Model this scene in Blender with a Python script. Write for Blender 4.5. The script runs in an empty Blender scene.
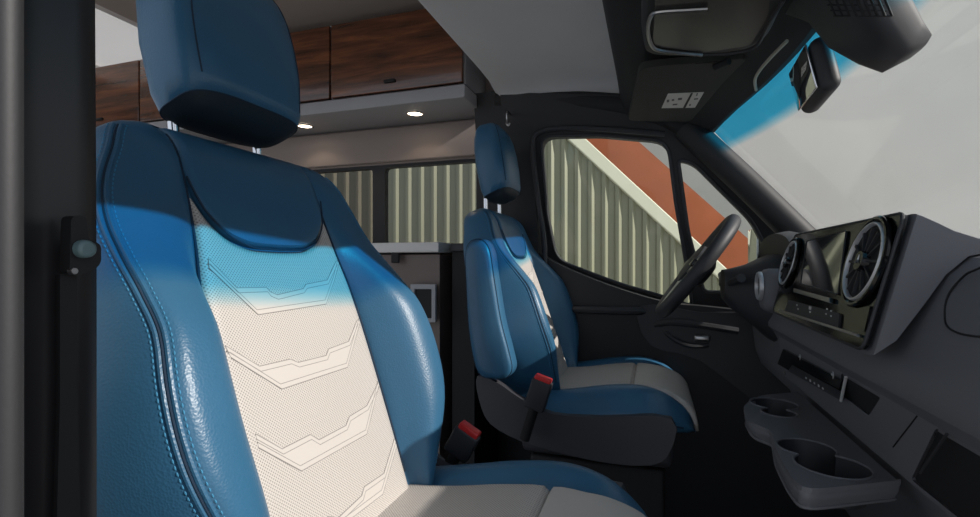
import bpy, bmesh, math, random
from mathutils import Vector, Matrix
from mathutils.geometry import tessellate_polygon

scene = bpy.context.scene
COL = scene.collection
random.seed(7)
H = 0.90                                   # eye height above the cab floor; all coordinates below are given from eye height

# ------------------------------------------------------------------ camera, sky, sun, exposure
FPX, CU, CV = 493.0, 490.0, 264.0
YAW = math.radians(18.3)
cam_data = bpy.data.cameras.new('camera')
cam_data.sensor_width = 36.0
cam_data.lens = FPX / 980.0 * 36.0
cam_data.shift_y = (CV - 258.5) / 980.0
cam_data.clip_start = 0.01
cam = bpy.data.objects.new('camera', cam_data)
cam.location = (0, 0, H)
cam.rotation_euler = (math.radians(90), 0, YAW)
COL.objects.link(cam)
scene.camera = cam

world = bpy.data.worlds.new('sky')
scene.world = world
world.use_nodes = True
bg = world.node_tree.nodes['Background']
bg.inputs['Color'].default_value = (0.80, 0.88, 1.0, 1)
bg.inputs['Strength'].default_value = 0.85

sun_data = bpy.data.lights.new('sun', 'SUN')
sun_data.energy = 5.4
sun_data.angle = math.radians(0.6)
sun_data.color = (1.0, 0.95, 0.89)
sun = bpy.data.objects.new('sun', sun_data)
sun.rotation_euler = Vector((0.88, 0.0, 0.475)).to_track_quat('Z', 'Y').to_euler()
sun.location = (4, -1, 3)
COL.objects.link(sun)

scene.view_settings.view_transform = 'Standard'
scene.view_settings.look = 'None'
scene.view_settings.gamma = 1.0
scene.view_settings.use_curve_mapping = False
scene.view_settings.exposure = 0.0
scene.cycles.max_bounces = 10
scene.cycles.transparent_max_bounces = 24

# ------------------------------------------------------------------ measuring helpers
RX = Vector((math.cos(YAW), math.sin(YAW), 0))
FW = Vector((-math.sin(YAW), math.cos(YAW), 0))

def at(u, v, n, d):
    """point where the sight line through (u, v) meets the plane n.p = d"""
    r = FW + RX * ((u - CU) / FPX) + Vector((0, 0, 1)) * ((CV - v) / FPX)
    n = Vector(n)
    return r * (d / n.dot(r))
def atX(u, v, x): return at(u, v, (1, 0, 0), x)
def atY(u, v, y): return at(u, v, (0, 1, 0), y)
def atZ(u, v, z): return at(u, v, (0, 0, 1), z)

def lerp_table(tab, x):
    if x <= tab[0][0]: return tab[0][1]
    for (x0, y0), (x1, y1) in zip(tab, tab[1:]):
        if x <= x1:
            t = (x - x0) / (x1 - x0)
            return y0 + (y1 - y0) * t
    return tab[-1][1]
def smooth_table(tab, x):
    xs = [p[0] for p in tab]
    if x <= xs[0]: return tab[0][1]
    if x >= xs[-1]: return tab[-1][1]
    for i in range(len(tab) - 1):
        if x <= xs[i + 1]:
            p0 = tab[max(i - 1, 0)]; p1 = tab[i]; p2 = tab[i + 1]; p3 = tab[min(i + 2, len(tab) - 1)]
            h = p2[0] - p1[0]; t = (x - p1[0]) / h
            m1 = (p2[1] - p0[1]) / max(p2[0] - p0[0], 1e-9) * h
            m2 = (p3[1] - p1[1]) / max(p3[0] - p1[0], 1e-9) * h
            return ((2*t**3 - 3*t**2 + 1) * p1[1] + (t**3 - 2*t**2 + t) * m1 + (-2*t**3 + 3*t**2) * p2[1] + (t**3 - t**2) * m2)

def spline(pts, n=8, closed=False):
    pts = [Vector(p) for p in pts]
    N = len(pts); out = []
    segs = N if closed else N - 1
    for i in range(segs):
        if closed:
            p0, p1, p2, p3 = pts[i-1], pts[i], pts[(i+1) % N], pts[(i+2) % N]
        else:
            p0, p1, p2, p3 = pts[max(i-1, 0)], pts[i], pts[i+1], pts[min(i+2, N-1)]
        for k in range(n):
            t = k / n
            out.append(0.5 * ((2*p1) + (p2-p0)*t + (2*p0-5*p1+4*p2-p3)*t*t + (3*p1-p0-3*p2+p3)*t**3))
    if not closed: out.append(pts[-1].copy())
    return out

def round_poly(pts, r, n=5):
    pts = [Vector(p) for p in pts]; out = []
    N = len(pts)
    for i in range(N):
        a, b, c = pts[i-1], pts[i], pts[(i+1) % N]
        rr = r[i] if isinstance(r, (list, tuple)) else r
        d1 = min(rr, (a-b).length * 0.48); d2 = min(rr, (c-b).length * 0.48)
        s = b + (a-b).normalized() * d1; e = b + (c-b).normalized() * d2
        for k in range(n + 1):
            t = k / n
            out.append(s*(1-t)**2 + b*2*t*(1-t) + e*t*t)
    return out

# ------------------------------------------------------------------ mesh builder
def world_origin(o):
    p = Vector((0, 0, 0))
    while o is not None:
        p += o.location; o = o.parent
    return p

class MB:
    def __init__(self): self.bm = bmesh.new()
    def verts(self, pts): return [self.bm.verts.new(p) for p in pts]
    def face(self, vs):
        try: return self.bm.faces.new(vs)
        except ValueError: return None
    def box(self, c, s, rot=None):
        M = Matrix.Translation(Vector(c)) @ (rot.to_4x4() if rot else Matrix.Identity(4)) @ Matrix.Diagonal((s[0], s[1], s[2], 1))
        bmesh.ops.create_cube(self.bm, size=1.0, matrix=M); return self
    def rbox(self, c, s, r=0.01, rot=None, seg=3):
        b = bmesh.new()
        bmesh.ops.create_cube(b, size=1.0, matrix=Matrix.Diagonal((s[0], s[1], s[2], 1)))
        bmesh.ops.bevel(b, geom=list(b.edges), offset=min(r, min(s) * 0.49), segments=seg, profile=0.5, affect='EDGES')
        b.transform(Matrix.Translation(Vector(c)) @ (rot.to_4x4() if rot else Matrix.Identity(4)))
        me = bpy.data.meshes.new('tmp'); b.to_mesh(me); b.free()
        self.bm.from_mesh(me); bpy.data.meshes.remove(me); return self
    def loft(self, rings, cap=True, closed=True):
        R = [self.verts(r) for r in rings]
        n = len(R[0])
        for a, b in zip(R, R[1:]):
            for i in range(n if closed else n - 1):
                j = (i + 1) % n
                self.face((a[i], a[j], b[j], b[i]))
        if cap and closed:
            self.face(list(reversed(R[0]))); self.face(R[-1])
        return self
    def grid(self, rows, uvs=None):
        R = [self.verts(r) for r in rows]
        lay = self.bm.loops.layers.uv.verify() if uvs else None
        for i in range(len(R) - 1):
            for j in range(len(R[0]) - 1):
                f = self.face((R[i][j], R[i][j+1], R[i+1][j+1], R[i+1][j]))
                if f and uvs:
                    for l, (ii, jj) in zip(f.loops, ((i, j), (i, j+1), (i+1, j+1), (i+1, j))):
                        l[lay].uv = uvs[ii][jj]
        return self
    def tube(self, pts, r, seg=8, closed=False, cap=True):
        pts = [Vector(p) for p in pts]; N = len(pts); rings = []
        up = None
        for i, p in enumerate(pts):
            if closed: t = pts[(i+1) % N] - pts[i-1]
            else: t = pts[min(i+1, N-1)] - pts[max(i-1, 0)]
            if t.length < 1e-9: t = Vector((0, 0, 1))
            t.normalize()
            if up is None:
                up = t.orthogonal().normalized()
            else:
                up = (up - t * up.dot(t))
                up = up.normalized() if up.length > 1e-6 else t.orthogonal().normalized()
            s = t.cross(up)
            rr = r[i] if isinstance(r, (list, tuple)) else r
            rings.append([p + (up * math.cos(2*math.pi*k/seg) + s * math.sin(2*math.pi*k/seg)) * rr for k in range(seg)])
        if closed:
            # avoid a twisted join: pick the best rotation for the last seam
            best = min(range(seg), key=lambda o: sum((rings[0][(k+o) % seg] - rings[-1][k]).length for k in range(seg)))
            R = [self.verts(q) for q in rings]
            for a, b in zip(R, R[1:]):
                for k in range(seg): self.face((a[k], a[(k+1) % seg], b[(k+1) % seg], b[k]))
            a, b = R[-1], R[0]
            for k in range(seg): self.face((a[k], a[(k+1) % seg], b[(k+1+best) % seg], b[(k+best) % seg]))
        else: self.loft(rings, cap=cap)
        return self
    def cyl(self, p0, p1, r0, r1=None, seg=24):
        p0, p1 = Vector(p0), Vector(p1); r1 = r0 if r1 is None else r1
        t = (p1 - p0).normalized(); a = t.orthogonal().normalized(); b = t.cross(a)
        ring = lambda p, r: [p + (a*math.cos(2*math.pi*k/seg) + b*math.sin(2*math.pi*k/seg)) * r for k in range(seg)]
        return self.loft([ring(p0, r0), ring(p1, r1)])
    def prism(self, loops, thick):
        """plate with holes: loops[0] outer outline, the rest holes"""
        thick = Vector(thick)
        loops = [[Vector(p) for p in l] for l in loops]
        tris = tessellate_polygon(loops)
        flat = [p for l in loops for p in l]
        A = self.verts(flat); B = self.verts([p + thick for p in flat])
        for t in tris:
            self.face([A[i] for i in t]); self.face([B[i] for i in reversed(t)])
        o = 0
        for l in loops:
            n = len(l)
            for i in range(n):
                j = (i + 1) % n
                self.face((A[o+i], A[o+j], B[o+j], B[o+i]))
            o += n
        return self
    def ring_frame(self, c, ax, ay, r_out, r_in, depth, seg=40, sy=1.0):
        """flat ring with rounded front, axis = ax x ay"""
        c, ax, ay = Vector(c), Vector(ax).normalized(), Vector(ay).normalized(); n = ax.cross(ay)
        prof = [(r_out, 0), (r_out, depth*0.6), ((r_out*0.7+r_in*0.3), depth), ((r_out*0.3+r_in*0.7), depth), (r_in, depth*0.5), (r_in, 0)]
        rings = [[c + (ax*math.cos(2*math.pi*k/seg) + ay*math.sin(2*math.pi*k/seg)*sy) * r + n*d for k in range(seg)] for r, d in prof]
        R = [self.verts(q) for q in rings]
        for a, b in zip(R, R[1:] + R[:1]):
            for k in range(seg): self.face((a[k], a[(k+1) % seg], b[(k+1) % seg], b[k]))
        return self
    def build(self, name, mat, parent=None, smooth=True, angle=40, bevel=0, solid=0, subsurf=0, weld=True):
        bm = self.bm
        if weld: bmesh.ops.remove_doubles(bm, verts=bm.verts, dist=1e-6)
        bmesh.ops.recalc_face_normals(bm, faces=bm.faces)
        if parent is not None:
            org = world_origin(parent) - Vector((0, 0, H)); loc = Vector((0, 0, 0))
        else:
            xs = [v.co for v in bm.verts]
            lo = Vector([min(c[k] for c in xs) for k in range(3)]); hi = Vector([max(c[k] for c in xs) for k in range(3)])
            org = Vector(((lo.x+hi.x)/2, (lo.y+hi.y)/2, lo.z)); loc = org + Vector((0, 0, H))
        for v in bm.verts: v.co -= org
        me = bpy.data.meshes.new(name); bm.to_mesh(me); bm.free()
        if smooth:
            for p in me.polygons: p.use_smooth = True
            me.set_sharp_from_angle(angle=math.radians(angle))
        me.materials.append(mat)
        o = bpy.data.objects.new(name, me); COL.objects.link(o)
        o.location = loc
        if parent is not None: o.parent = parent
        if solid:
            m = o.modifiers.new('thickness', 'SOLIDIFY'); m.thickness = abs(solid); m.offset = -1 if solid > 0 else 1
        if bevel:
            m = o.modifiers.new('edges', 'BEVEL'); m.width = bevel; m.segments = 3; m.limit_method = 'ANGLE'; m.angle_limit = math.radians(35)
        if subsurf:
            m = o.modifiers.new('round', 'SUBSURF'); m.levels = subsurf; m.render_levels = subsurf
        return o

def tag(o, label, cat, group=None):
    o['label'] = label; o['category'] = cat
    if group: o['group'] = group
    return o
def empty(name, loc, label, cat, group=None):
    o = bpy.data.objects.new(name, None); COL.objects.link(o)
    o.location = Vector(loc) + Vector((0, 0, H)); o.empty_display_size = 0.05
    return tag(o, label, cat, group)
def root_structure(name, loc):
    o = bpy.data.objects.new(name, None); COL.objects.link(o)
    o.location = Vector(loc) + Vector((0, 0, H)); o['kind'] = 'structure'; return o
def struct(o): o['kind'] = 'structure'; return o
def copy_tree(o, parent=None, skip=()):
    c = o.copy(); COL.objects.link(c); c.parent = parent
    for ch in list(o.children):
        if ch.name.split('.')[0] not in skip: copy_tree(ch, c, skip)
    return c

# ------------------------------------------------------------------ materials
def mat(name, col, rough=0.5, metal=0.0, spec=0.5, bump=0.0, bscale=200.0, vary=0.0, vscale=6.0, coat=0.0, kind='noise', emit=None):
    m = bpy.data.materials.new(name); m.use_nodes = True
    nt = m.node_tree; b = nt.nodes['Principled BSDF']
    b.inputs['Base Color'].default_value = (*col, 1); b.inputs['Roughness'].default_value = rough
    b.inputs['Metallic'].default_value = metal; b.inputs['Specular IOR Level'].default_value = spec
    b.inputs['Coat Weight'].default_value = coat; b.inputs['Coat Roughness'].default_value = 0.04
    if emit:
        b.inputs['Emission Color'].default_value = (*emit[0], 1); b.inputs['Emission Strength'].default_value = emit[1]
    tc = nt.nodes.new('ShaderNodeTexCoord')
    if bump:
        t = nt.nodes.new('ShaderNodeTexVoronoi' if kind == 'voronoi' else 'ShaderNodeTexNoise')
        t.inputs['Scale'].default_value = bscale
        if kind != 'voronoi': t.inputs['Detail'].default_value = 3
        nt.links.new(tc.outputs['Object'], t.inputs['Vector'])
        bp = nt.nodes.new('ShaderNodeBump'); bp.inputs['Strength'].default_value = bump; bp.inputs['Distance'].default_value = 0.001
        nt.links.new(t.outputs[0], bp.inputs['Height']); nt.links.new(bp.outputs['Normal'], b.inputs['Normal'])
    if vary:
        t = nt.nodes.new('ShaderNodeTexNoise'); t.inputs['Scale'].default_value = vscale; t.inputs['Detail'].default_value = 4
        nt.links.new(tc.outputs['Object'], t.inputs['Vector'])
        r = nt.nodes.new('ShaderNodeValToRGB')
        r.color_ramp.elements[0].position = 0.3; r.color_ramp.elements[1].position = 0.7
        r.color_ramp.elements[0].color = (*[c * (1 - vary) for c in col], 1)
        r.color_ramp.elements[1].color = (*[min(1, c * (1 + vary)) for c in col], 1)
        nt.links.new(t.outputs[0], r.inputs[0]); nt.links.new(r.outputs[0], b.inputs['Base Color'])
    return m

M = {}
M['leather'] = mat('blue_leather', (0.034, 0.126, 0.230), 0.38, bump=0.22, bscale=420, kind='voronoi', vary=0.06, vscale=9)
M['underside'] = mat('shaded_underside', (0.012, 0.022, 0.033), 0.5, bump=0.2, bscale=420, kind='voronoi')  # charcoal headrest underside, with its shade put into the colour
M['thread'] = mat('blue_thread', (0.05, 0.24, 0.42), 0.7)
M['seam'] = mat('dark_seam', (0.012, 0.03, 0.06), 0.8)
M['cream'] = mat('cream_leather', (0.565, 0.525, 0.49), 0.55, bump=0.08, bscale=300)
M['greyline'] = mat('grey_thread', (0.30, 0.28, 0.27), 0.8)
M['plastic'] = mat('dark_plastic', (0.030, 0.031, 0.036), 0.55, bump=0.1, bscale=600)
M['dash'] = mat('slate_dash_plastic', (0.142, 0.143, 0.158), 0.55, bump=0.12, bscale=700)
M['shield'] = mat('seat_shield_plastic', (0.048, 0.048, 0.056), 0.5, bump=0.12, bscale=700)
M['trim'] = mat('charcoal_trim', (0.016, 0.016, 0.018), 0.6, bump=0.08, bscale=500)
M['black'] = mat('soft_black', (0.008, 0.008, 0.009), 0.7)
M['gloss'] = mat('piano_black', (0.006, 0.006, 0.007), 0.12, spec=0.28)
M['screen'] = mat('screen_glass', (0.010, 0.011, 0.013), 0.03, coat=1.0)
M['smoke'] = mat('smoked_lens', (0.030, 0.028, 0.027), 0.28)
M['chrome'] = mat('chrome', (0.75, 0.76, 0.78), 0.12, metal=1.0)
M['satin'] = mat('satin_silver', (0.45, 0.45, 0.46), 0.32, metal=1.0)
M['silverpaint'] = mat('silver_paint', (0.62, 0.62, 0.64), 0.35, metal=0.35)
M['mirrorglass'] = mat('mirror_glass', (0.85, 0.86, 0.88), 0.02, metal=1.0)
M['red'] = mat('red_plastic', (0.70, 0.03, 0.03), 0.4)
M['pillar'] = mat('pillar_grey', (0.019, 0.018, 0.020), 0.40, bump=0.05, bscale=400)
M['belt'] = mat('belt_webbing', (0.010, 0.010, 0.011), 0.8, bump=0.3, bscale=900)
M['knob'] = mat('grey_knob', (0.10, 0.16, 0.17), 0.45)
M['liner'] = mat('grey_roof_felt', (0.72, 0.72, 0.735), 0.95, bump=0.3, bscale=900, vary=0.05, vscale=3)
M['headliner'] = mat('black_headliner', (0.020, 0.020, 0.022), 0.8, bump=0.1, bscale=500)
M['visor'] = mat('visor_fabric', (0.028, 0.029, 0.025), 0.8, bump=0.1, bscale=600)
M['whitewall'] = mat('white_panel', (0.62, 0.59, 0.57), 0.7)
M['greige'] = mat('greige_felt', (0.30, 0.25, 0.23), 0.95, bump=0.2, bscale=700)
M['shelf'] = mat('grey_laminate', (0.36, 0.36, 0.38), 0.5)
M['counter'] = mat('white_counter', (0.72, 0.70, 0.68), 0.35)
M['brown'] = mat('brown_laminate', (0.16, 0.12, 0.105), 0.5)
M['floor'] = mat('rubber_floor', (0.012, 0.012, 0.014), 0.8, bump=0.2, bscale=300)
M['sticker'] = mat('white_sticker', (0.62, 0.60, 0.57), 0.5)
M['ink'] = mat('grey_ink', (0.10, 0.09, 0.09), 0.6)
M['icon'] = mat('pale_icon_print', (0.55, 0.55, 0.55), 0.5)
M['beige'] = mat('beige_cable', (0.42, 0.40, 0.33), 0.5)
M['van'] = mat('van_paint', (0.35, 0.35, 0.36), 0.3)
M['cladding'] = mat('beige_cladding', (0.27, 0.265, 0.185), 0.5, vary=0.06, vscale=1.5)
M['cap'] = mat('cream_flashing', (0.78, 0.76, 0.60), 0.5)
M['rust'] = mat('rust_red_render', (0.40, 0.11, 0.045), 0.85, vary=0.18, vscale=1.2)
M['render'] = mat('pale_grey_render', (0.66, 0.66, 0.61), 0.9, vary=0.05, vscale=0.6)
M['ground'] = mat('pale_concrete', (0.40, 0.39, 0.37), 0.9, vary=0.1, vscale=1.0)
M['lamp'] = mat('lamp_glow', (0.9, 0.85, 0.75), 0.4, emit=((1.0, 0.80, 0.55), 9.0))
M['beigeroof'] = mat('beige_roof_felt', (0.42, 0.36, 0.33), 0.9)
M['whiteroof'] = mat('white_roof_panel', (0.82, 0.80, 0.78), 0.7)
M['shade'] = mat('window_shade', (0.06, 0.055, 0.055), 0.8)

def wood():
    m = mat('walnut_gloss', (0.16, 0.06, 0.03), 0.22, coat=0.6)
    nt = m.node_tree; b = nt.nodes['Principled BSDF']
    tc = nt.nodes.new('ShaderNodeTexCoord'); mp = nt.nodes.new('ShaderNodeMapping')
    mp.inputs['Scale'].default_value = (1.6, 6.0, 17.0)
    nt.links.new(tc.outputs['Object'], mp.inputs[0])
    n = nt.nodes.new('ShaderNodeTexNoise'); n.inputs['Scale'].default_value = 1.6; n.inputs['Detail'].default_value = 7; n.inputs['Roughness'].default_value = 0.62; n.inputs['Distortion'].default_value = 0.5
    nt.links.new(mp.outputs[0], n.inputs['Vector'])
    r = nt.nodes.new('ShaderNodeValToRGB')
    r.color_ramp.elements[0].position = 0.33; r.color_ramp.elements[0].color = (0.035, 0.014, 0.009, 1)
    r.color_ramp.elements[1].position = 0.68; r.color_ramp.elements[1].color = (0.26, 0.088, 0.036, 1)
    e = r.color_ramp.elements.new(0.5); e.color = (0.12, 0.045, 0.022, 1)
    nt.links.new(n.outputs[0], r.inputs[0]); nt.links.new(r.outputs[0], b.inputs['Base Color'])
    return m
M['wood'] = wood()

def perforated():
    """cream leather punched with a staggered grid of pinholes; the UV map is in metres across the panel"""
    m = mat('perforated_cream_leather', (0.565, 0.525, 0.49), 0.55)
    nt = m.node_tree; b = nt.nodes['Principled BSDF']; L = nt.links
    uv = nt.nodes.new('ShaderNodeUVMap')
    mp = nt.nodes.new('ShaderNodeMapping'); mp.inputs['Rotation'].default_value = (0, 0, math.radians(45)); mp.inputs['Scale'].default_value = (330, 330, 1)
    L.new(uv.outputs[0], mp.inputs[0])
    fr = nt.nodes.new('ShaderNodeVectorMath'); fr.operation = 'FRACTION'; L.new(mp.outputs[0], fr.inputs[0])
    sb = nt.nodes.new('ShaderNodeVectorMath'); sb.operation = 'SUBTRACT'; sb.inputs[1].default_value = (0.5, 0.5, 0); L.new(fr.outputs[0], sb.inputs[0])
    sp = nt.nodes.new('ShaderNodeSeparateXYZ'); L.new(sb.outputs[0], sp.inputs[0])
    cb = nt.nodes.new('ShaderNodeCombineXYZ'); L.new(sp.outputs[0], cb.inputs[0]); L.new(sp.outputs[1], cb.inputs[1])
    ln = nt.nodes.new('ShaderNodeVectorMath'); ln.operation = 'LENGTH'; L.new(cb.outputs[0], ln.inputs[0])
    r = nt.nodes.new('ShaderNodeMapRange'); r.inputs['From Min'].default_value = 0.20; r.inputs['From Max'].default_value = 0.34
    L.new(ln.outputs['Value'], r.inputs['Value'])
    mx = nt.nodes.new('ShaderNodeMix'); mx.data_type = 'RGBA'
    mx.inputs['A'].default_value = (0.28, 0.255, 0.235, 1); mx.inputs['B'].default_value = (0.565, 0.525, 0.49, 1)
    L.new(r.outputs[0], mx.inputs['Factor']); L.new(mx.outputs['Result'], b.inputs['Base Color'])
    bp = nt.nodes.new('ShaderNodeBump'); bp.inputs['Strength'].default_value = 0.4; bp.inputs['Distance'].default_value = 0.0008
    L.new(r.outputs[0], bp.inputs['Height']); L.new(bp.outputs['Normal'], b.inputs['Normal'])
    return m
M['perf'] = perforated()

def glass(name, tint=(0.9, 0.92, 0.9), refl=0.05, dust=0.0, band=False):
    m = bpy.data.materials.new(name); m.use_nodes = True
    nt = m.node_tree; L = nt.links
    for n in list(nt.nodes): nt.nodes.remove(n)
    out = nt.nodes.new('ShaderNodeOutputMaterial')
    tr = nt.nodes.new('ShaderNodeBsdfTransparent'); tr.inputs[0].default_value = (*tint, 1)
    gl = nt.nodes.new('ShaderNodeBsdfGlossy'); gl.inputs['Roughness'].default_value = 0.02
    lw = nt.nodes.new('ShaderNodeLayerWeight'); lw.inputs['Blend'].default_value = 0.25
    mr = nt.nodes.new('ShaderNodeMapRange'); mr.inputs['To Min'].default_value = refl * 0.5; mr.inputs['To Max'].default_value = refl * 5
    L.new(lw.outputs['Fresnel'], mr.inputs['Value'])
    mix = nt.nodes.new('ShaderNodeMixShader'); L.new(mr.outputs[0], mix.inputs[0]); L.new(tr.outputs[0], mix.inputs[1]); L.new(gl.outputs[0], mix.inputs[2])
    last = mix
    if band:
        uv = nt.nodes.new('ShaderNodeUVMap'); sp = nt.nodes.new('ShaderNodeSeparateXYZ'); L.new(uv.outputs[0], sp.inputs[0])
        r = nt.nodes.new('ShaderNodeValToRGB')
        r.color_ramp.elements[0].position = 0.135; r.color_ramp.elements[0].color = (0.14, 0.66, 0.87, 1)
        r.color_ramp.elements[1].position = 0.185; r.color_ramp.elements[1].color = (*tint, 1)
        L.new(sp.outputs[1], r.inputs[0]); L.new(r.outputs[0], tr.inputs[0])
    if dust:
        tl = nt.nodes.new('ShaderNodeBsdfTranslucent'); tl.inputs[0].default_value = (0.8, 0.8, 0.76, 1)
        tc = nt.nodes.new('ShaderNodeTexCoord'); ns = nt.nodes.new('ShaderNodeTexNoise'); ns.inputs['Scale'].default_value = 5; ns.inputs['Detail'].default_value = 6
        L.new(tc.outputs['Object'], ns.inputs['Vector'])
        mr2 = nt.nodes.new('ShaderNodeMapRange'); mr2.inputs['To Min'].default_value = dust * 0.6; mr2.inputs['To Max'].default_value = dust * 1.4
        L.new(ns.outputs[0], mr2.inputs['Value'])
        mx = nt.nodes.new('ShaderNodeMixShader'); L.new(mr2.outputs[0], mx.inputs[0]); L.new(mix.outputs[0], mx.inputs[1]); L.new(tl.outputs[0], mx.inputs[2])
        last = mx
    L.new(last.outputs[0], out.inputs['Surface'])
    return m
M['glass'] = glass('door_glass', (0.90, 0.92, 0.89), 0.03)
M['darkglass'] = glass('rear_glass', (0.72, 0.73, 0.70), 0.04)
M['privacy'] = glass('privacy_glass', (0.52, 0.50, 0.48), 0.04)
def frost():
    m = bpy.data.materials.new('frosted_acrylic'); m.use_nodes = True
    nt = m.node_tree
    for n in list(nt.nodes): nt.nodes.remove(n)
    out = nt.nodes.new('ShaderNodeOutputMaterial'); tl = nt.nodes.new('ShaderNodeBsdfTranslucent'); tl.inputs[0].default_value = (.76, .75, .74, 1)
    df = nt.nodes.new('ShaderNodeBsdfDiffuse'); df.inputs[0].default_value = (.8, .8, .8, 1)
    mx = nt.nodes.new('ShaderNodeMixShader'); mx.inputs[0].default_value = .35
    nt.links.new(tl.outputs[0], mx.inputs[1]); nt.links.new(df.outputs[0], mx.inputs[2]); nt.links.new(mx.outputs[0], out.inputs['Surface'])
    return m
M['frost'] = frost()
M['windscreen'] = glass('windscreen_glass', (0.95, 0.945, 0.935), 0.025, dust=0.035, band=True)

# ------------------------------------------------------------------ the world outside
struct(MB().box((0, 3, -1.45), (40, 30, 0.1)).build('ground', M['ground'], smooth=False))
struct(MB().box((2, 9.2, 4.0), (34, 0.3, 11)).build('wall_far', M['render'], smooth=False))

# corrugated cladding below a falling flashing line
WA = math.radians(13)
WD = Vector((math.cos(WA), math.sin(WA), 0)); WN = Vector((math.sin(WA), -math.cos(WA), 0))     # along the wall, and out of it
W0 = Vector((-.4, 6.0, 0)); WK = WN.dot(W0)
def on_wall(u, v, back=0.0):
    p = at(u, v, WN, WK - back); return (p - W0).dot(WD), p.z
def wp(t, z, out=0.0): return W0 + WD * t + WN * out + Vector((0, 0, z))
(t0, z0), (t1, z1) = on_wall(575, 138), on_wall(705, 258)
sl = (z1 - z0) / (t1 - t0)
ztop = lambda t: z0 + sl * (t - t0)
zb = -1.4
cols = []; t = -6.4; pitch = 0.157; t_end = t0 + (zb - z0) / sl
while t < t_end:
    for dt, out in ((0, 0), (0.102, 0), (0.112, 0.032), (0.122, 0.032)): cols.append((t + dt, out))
    t += pitch
rows = [[wp(t, zb, o), wp(t, max(zb + .02, min(4.5, ztop(t))), o)] for t, o in cols]
clad = struct(MB().grid(rows).build('wall_cladding', M['cladding'], smooth=False, solid=0.03))
d2 = Vector((1, 0, sl)).normalized(); n2 = Vector((-d2.z, 0, d2.x))
def fl(k, off):
    q_ = Vector((t0, 0, z0)) + d2 * k + n2 * off
    return wp(q_.x, q_.z, .085)
struct(MB().prism([[fl(-4, .06), fl(3.3, .06), fl(3.3, -.085), fl(-4, -.085)]], WN * -.16).build('trim_flashing', M['cap'], bevel=0.012))
# rust-red wall behind it, its top edge falling at a similar angle
BKW = 0.5
(r0t, r0z), (r1t, r1z) = on_wall(638, 141, BKW), on_wall(718, 212, BKW)
sr = (r1z - r0z) / (r1t - r0t)
zr = lambda t: r0z + sr * (t - r0t)
te = r0t + (zb - r0z) / sr
struct(MB().prism([[wp(-7, zb, -BKW), wp(te, zb, -BKW), wp(-4, zr(-4), -BKW), wp(-7, zr(-4), -BKW)]], WN * -.25).build('wall_red', M['rust'], smooth=False))

# ------------------------------------------------------------------ cab shell
struct(MB().box((-1.2, 0.9, -0.92), (4.6, 1.9, 0.1)).build('floor', M['floor'], smooth=False))

# grey roof panel over the seats
mb = MB(); prof = [(-0.52, .615), (-0.50, .598), (-.44, .594), (-.2, .594), (-.085, .585), (-.085, .64), (-.52, .66)]
rings = [[Vector((x, y, z - drop)) for x, z in prof] for y, drop in ((-.15, .0), (1.45, .0), (1.56, .004), (1.63, .02), (1.68, .06))]
struct(mb.loft(rings).build('ceiling_cab', M['liner']))
# living area ceiling, walls
struct(MB().box((-1.17, 0.9, 0.97), (1.44, 1.95, 0.08)).build('ceiling', M['beigeroof'], smooth=False))
hatch = [(-2.62, 1.02, .945), (-1.95, 1.02, .945), (-1.95, 1.74, .945), (-2.62, 1.74, .945)]
struct(MB().prism([[(-3.75, -.075, .945), (-1.89, -.075, .945), (-1.89, 1.875, .945), (-3.75, 1.875, .945)], hatch], (0, 0, .08)).build('ceiling_rear', M['whiteroof'], smooth=False))
rh = empty('added_roof_hatch', (-2.285, 1.38, .95), 'added frosted white roof hatch, brightening the ceiling above the walnut cabinets, beside the near headrest', 'roof hatch')  # hatch added as a light source for the bright rear ceiling
MB().prism([round_poly([Vector((x, y, .985)) for x, y, z in hatch], .03)], (0, 0, .006)).build('added_hatch_pane', M['frost'], rh, smooth=False)
MB().prism([[Vector(p) + Vector((0, 0, .001)) for p in hatch], [Vector((p[0] * .98 - .0457, p[1] * .97 + .041, .946)) for p in hatch]], (0, 0, .03)).build('added_hatch_frame', M['whitewall'], rh, smooth=False)
struct(MB().box((-0.48, 0.8, 0.79), (0.04, 1.95, 0.34)).build('wall_header', M['liner'], smooth=False))
YW = 1.76
wx0, wx1 = atY(300, 165, YW).x, atY(479, 157, YW).x
wz0, wz1 = 0.098, 0.402
mb = MB().prism([[(-3.6, YW, -.9), (-.42, YW, -.9), (-.42, YW, .95), (-3.6, YW, .95)],
                 round_poly([(wx0-.35, YW, wz0-.04), (wx1, YW, wz0-.04), (wx1, YW, wz1), (wx0-.35, YW, wz1)], .03)], (0, .05, 0))
struct(mb.build('wall_left', M['greige'], smooth=False))
struct(MB().prism([[(-3.65, -.08, -.93), (-3.65, 1.87, -.93), (-3.65, 1.87, 1.02), (-3.65, -.08, 1.02)], [(-3.65, .1, -.3), (-3.65, 1.7, -.3), (-3.65, 1.7, .7), (-3.65, .1, .7)]], (.06, 0, 0)).build('wall_back', M['whitewall'], smooth=False))
struct(MB().box((-3.35, -.08, 0.05), (.5, 0.06, 1.95)).build('wall_right', M['whitewall'], smooth=False))

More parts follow.
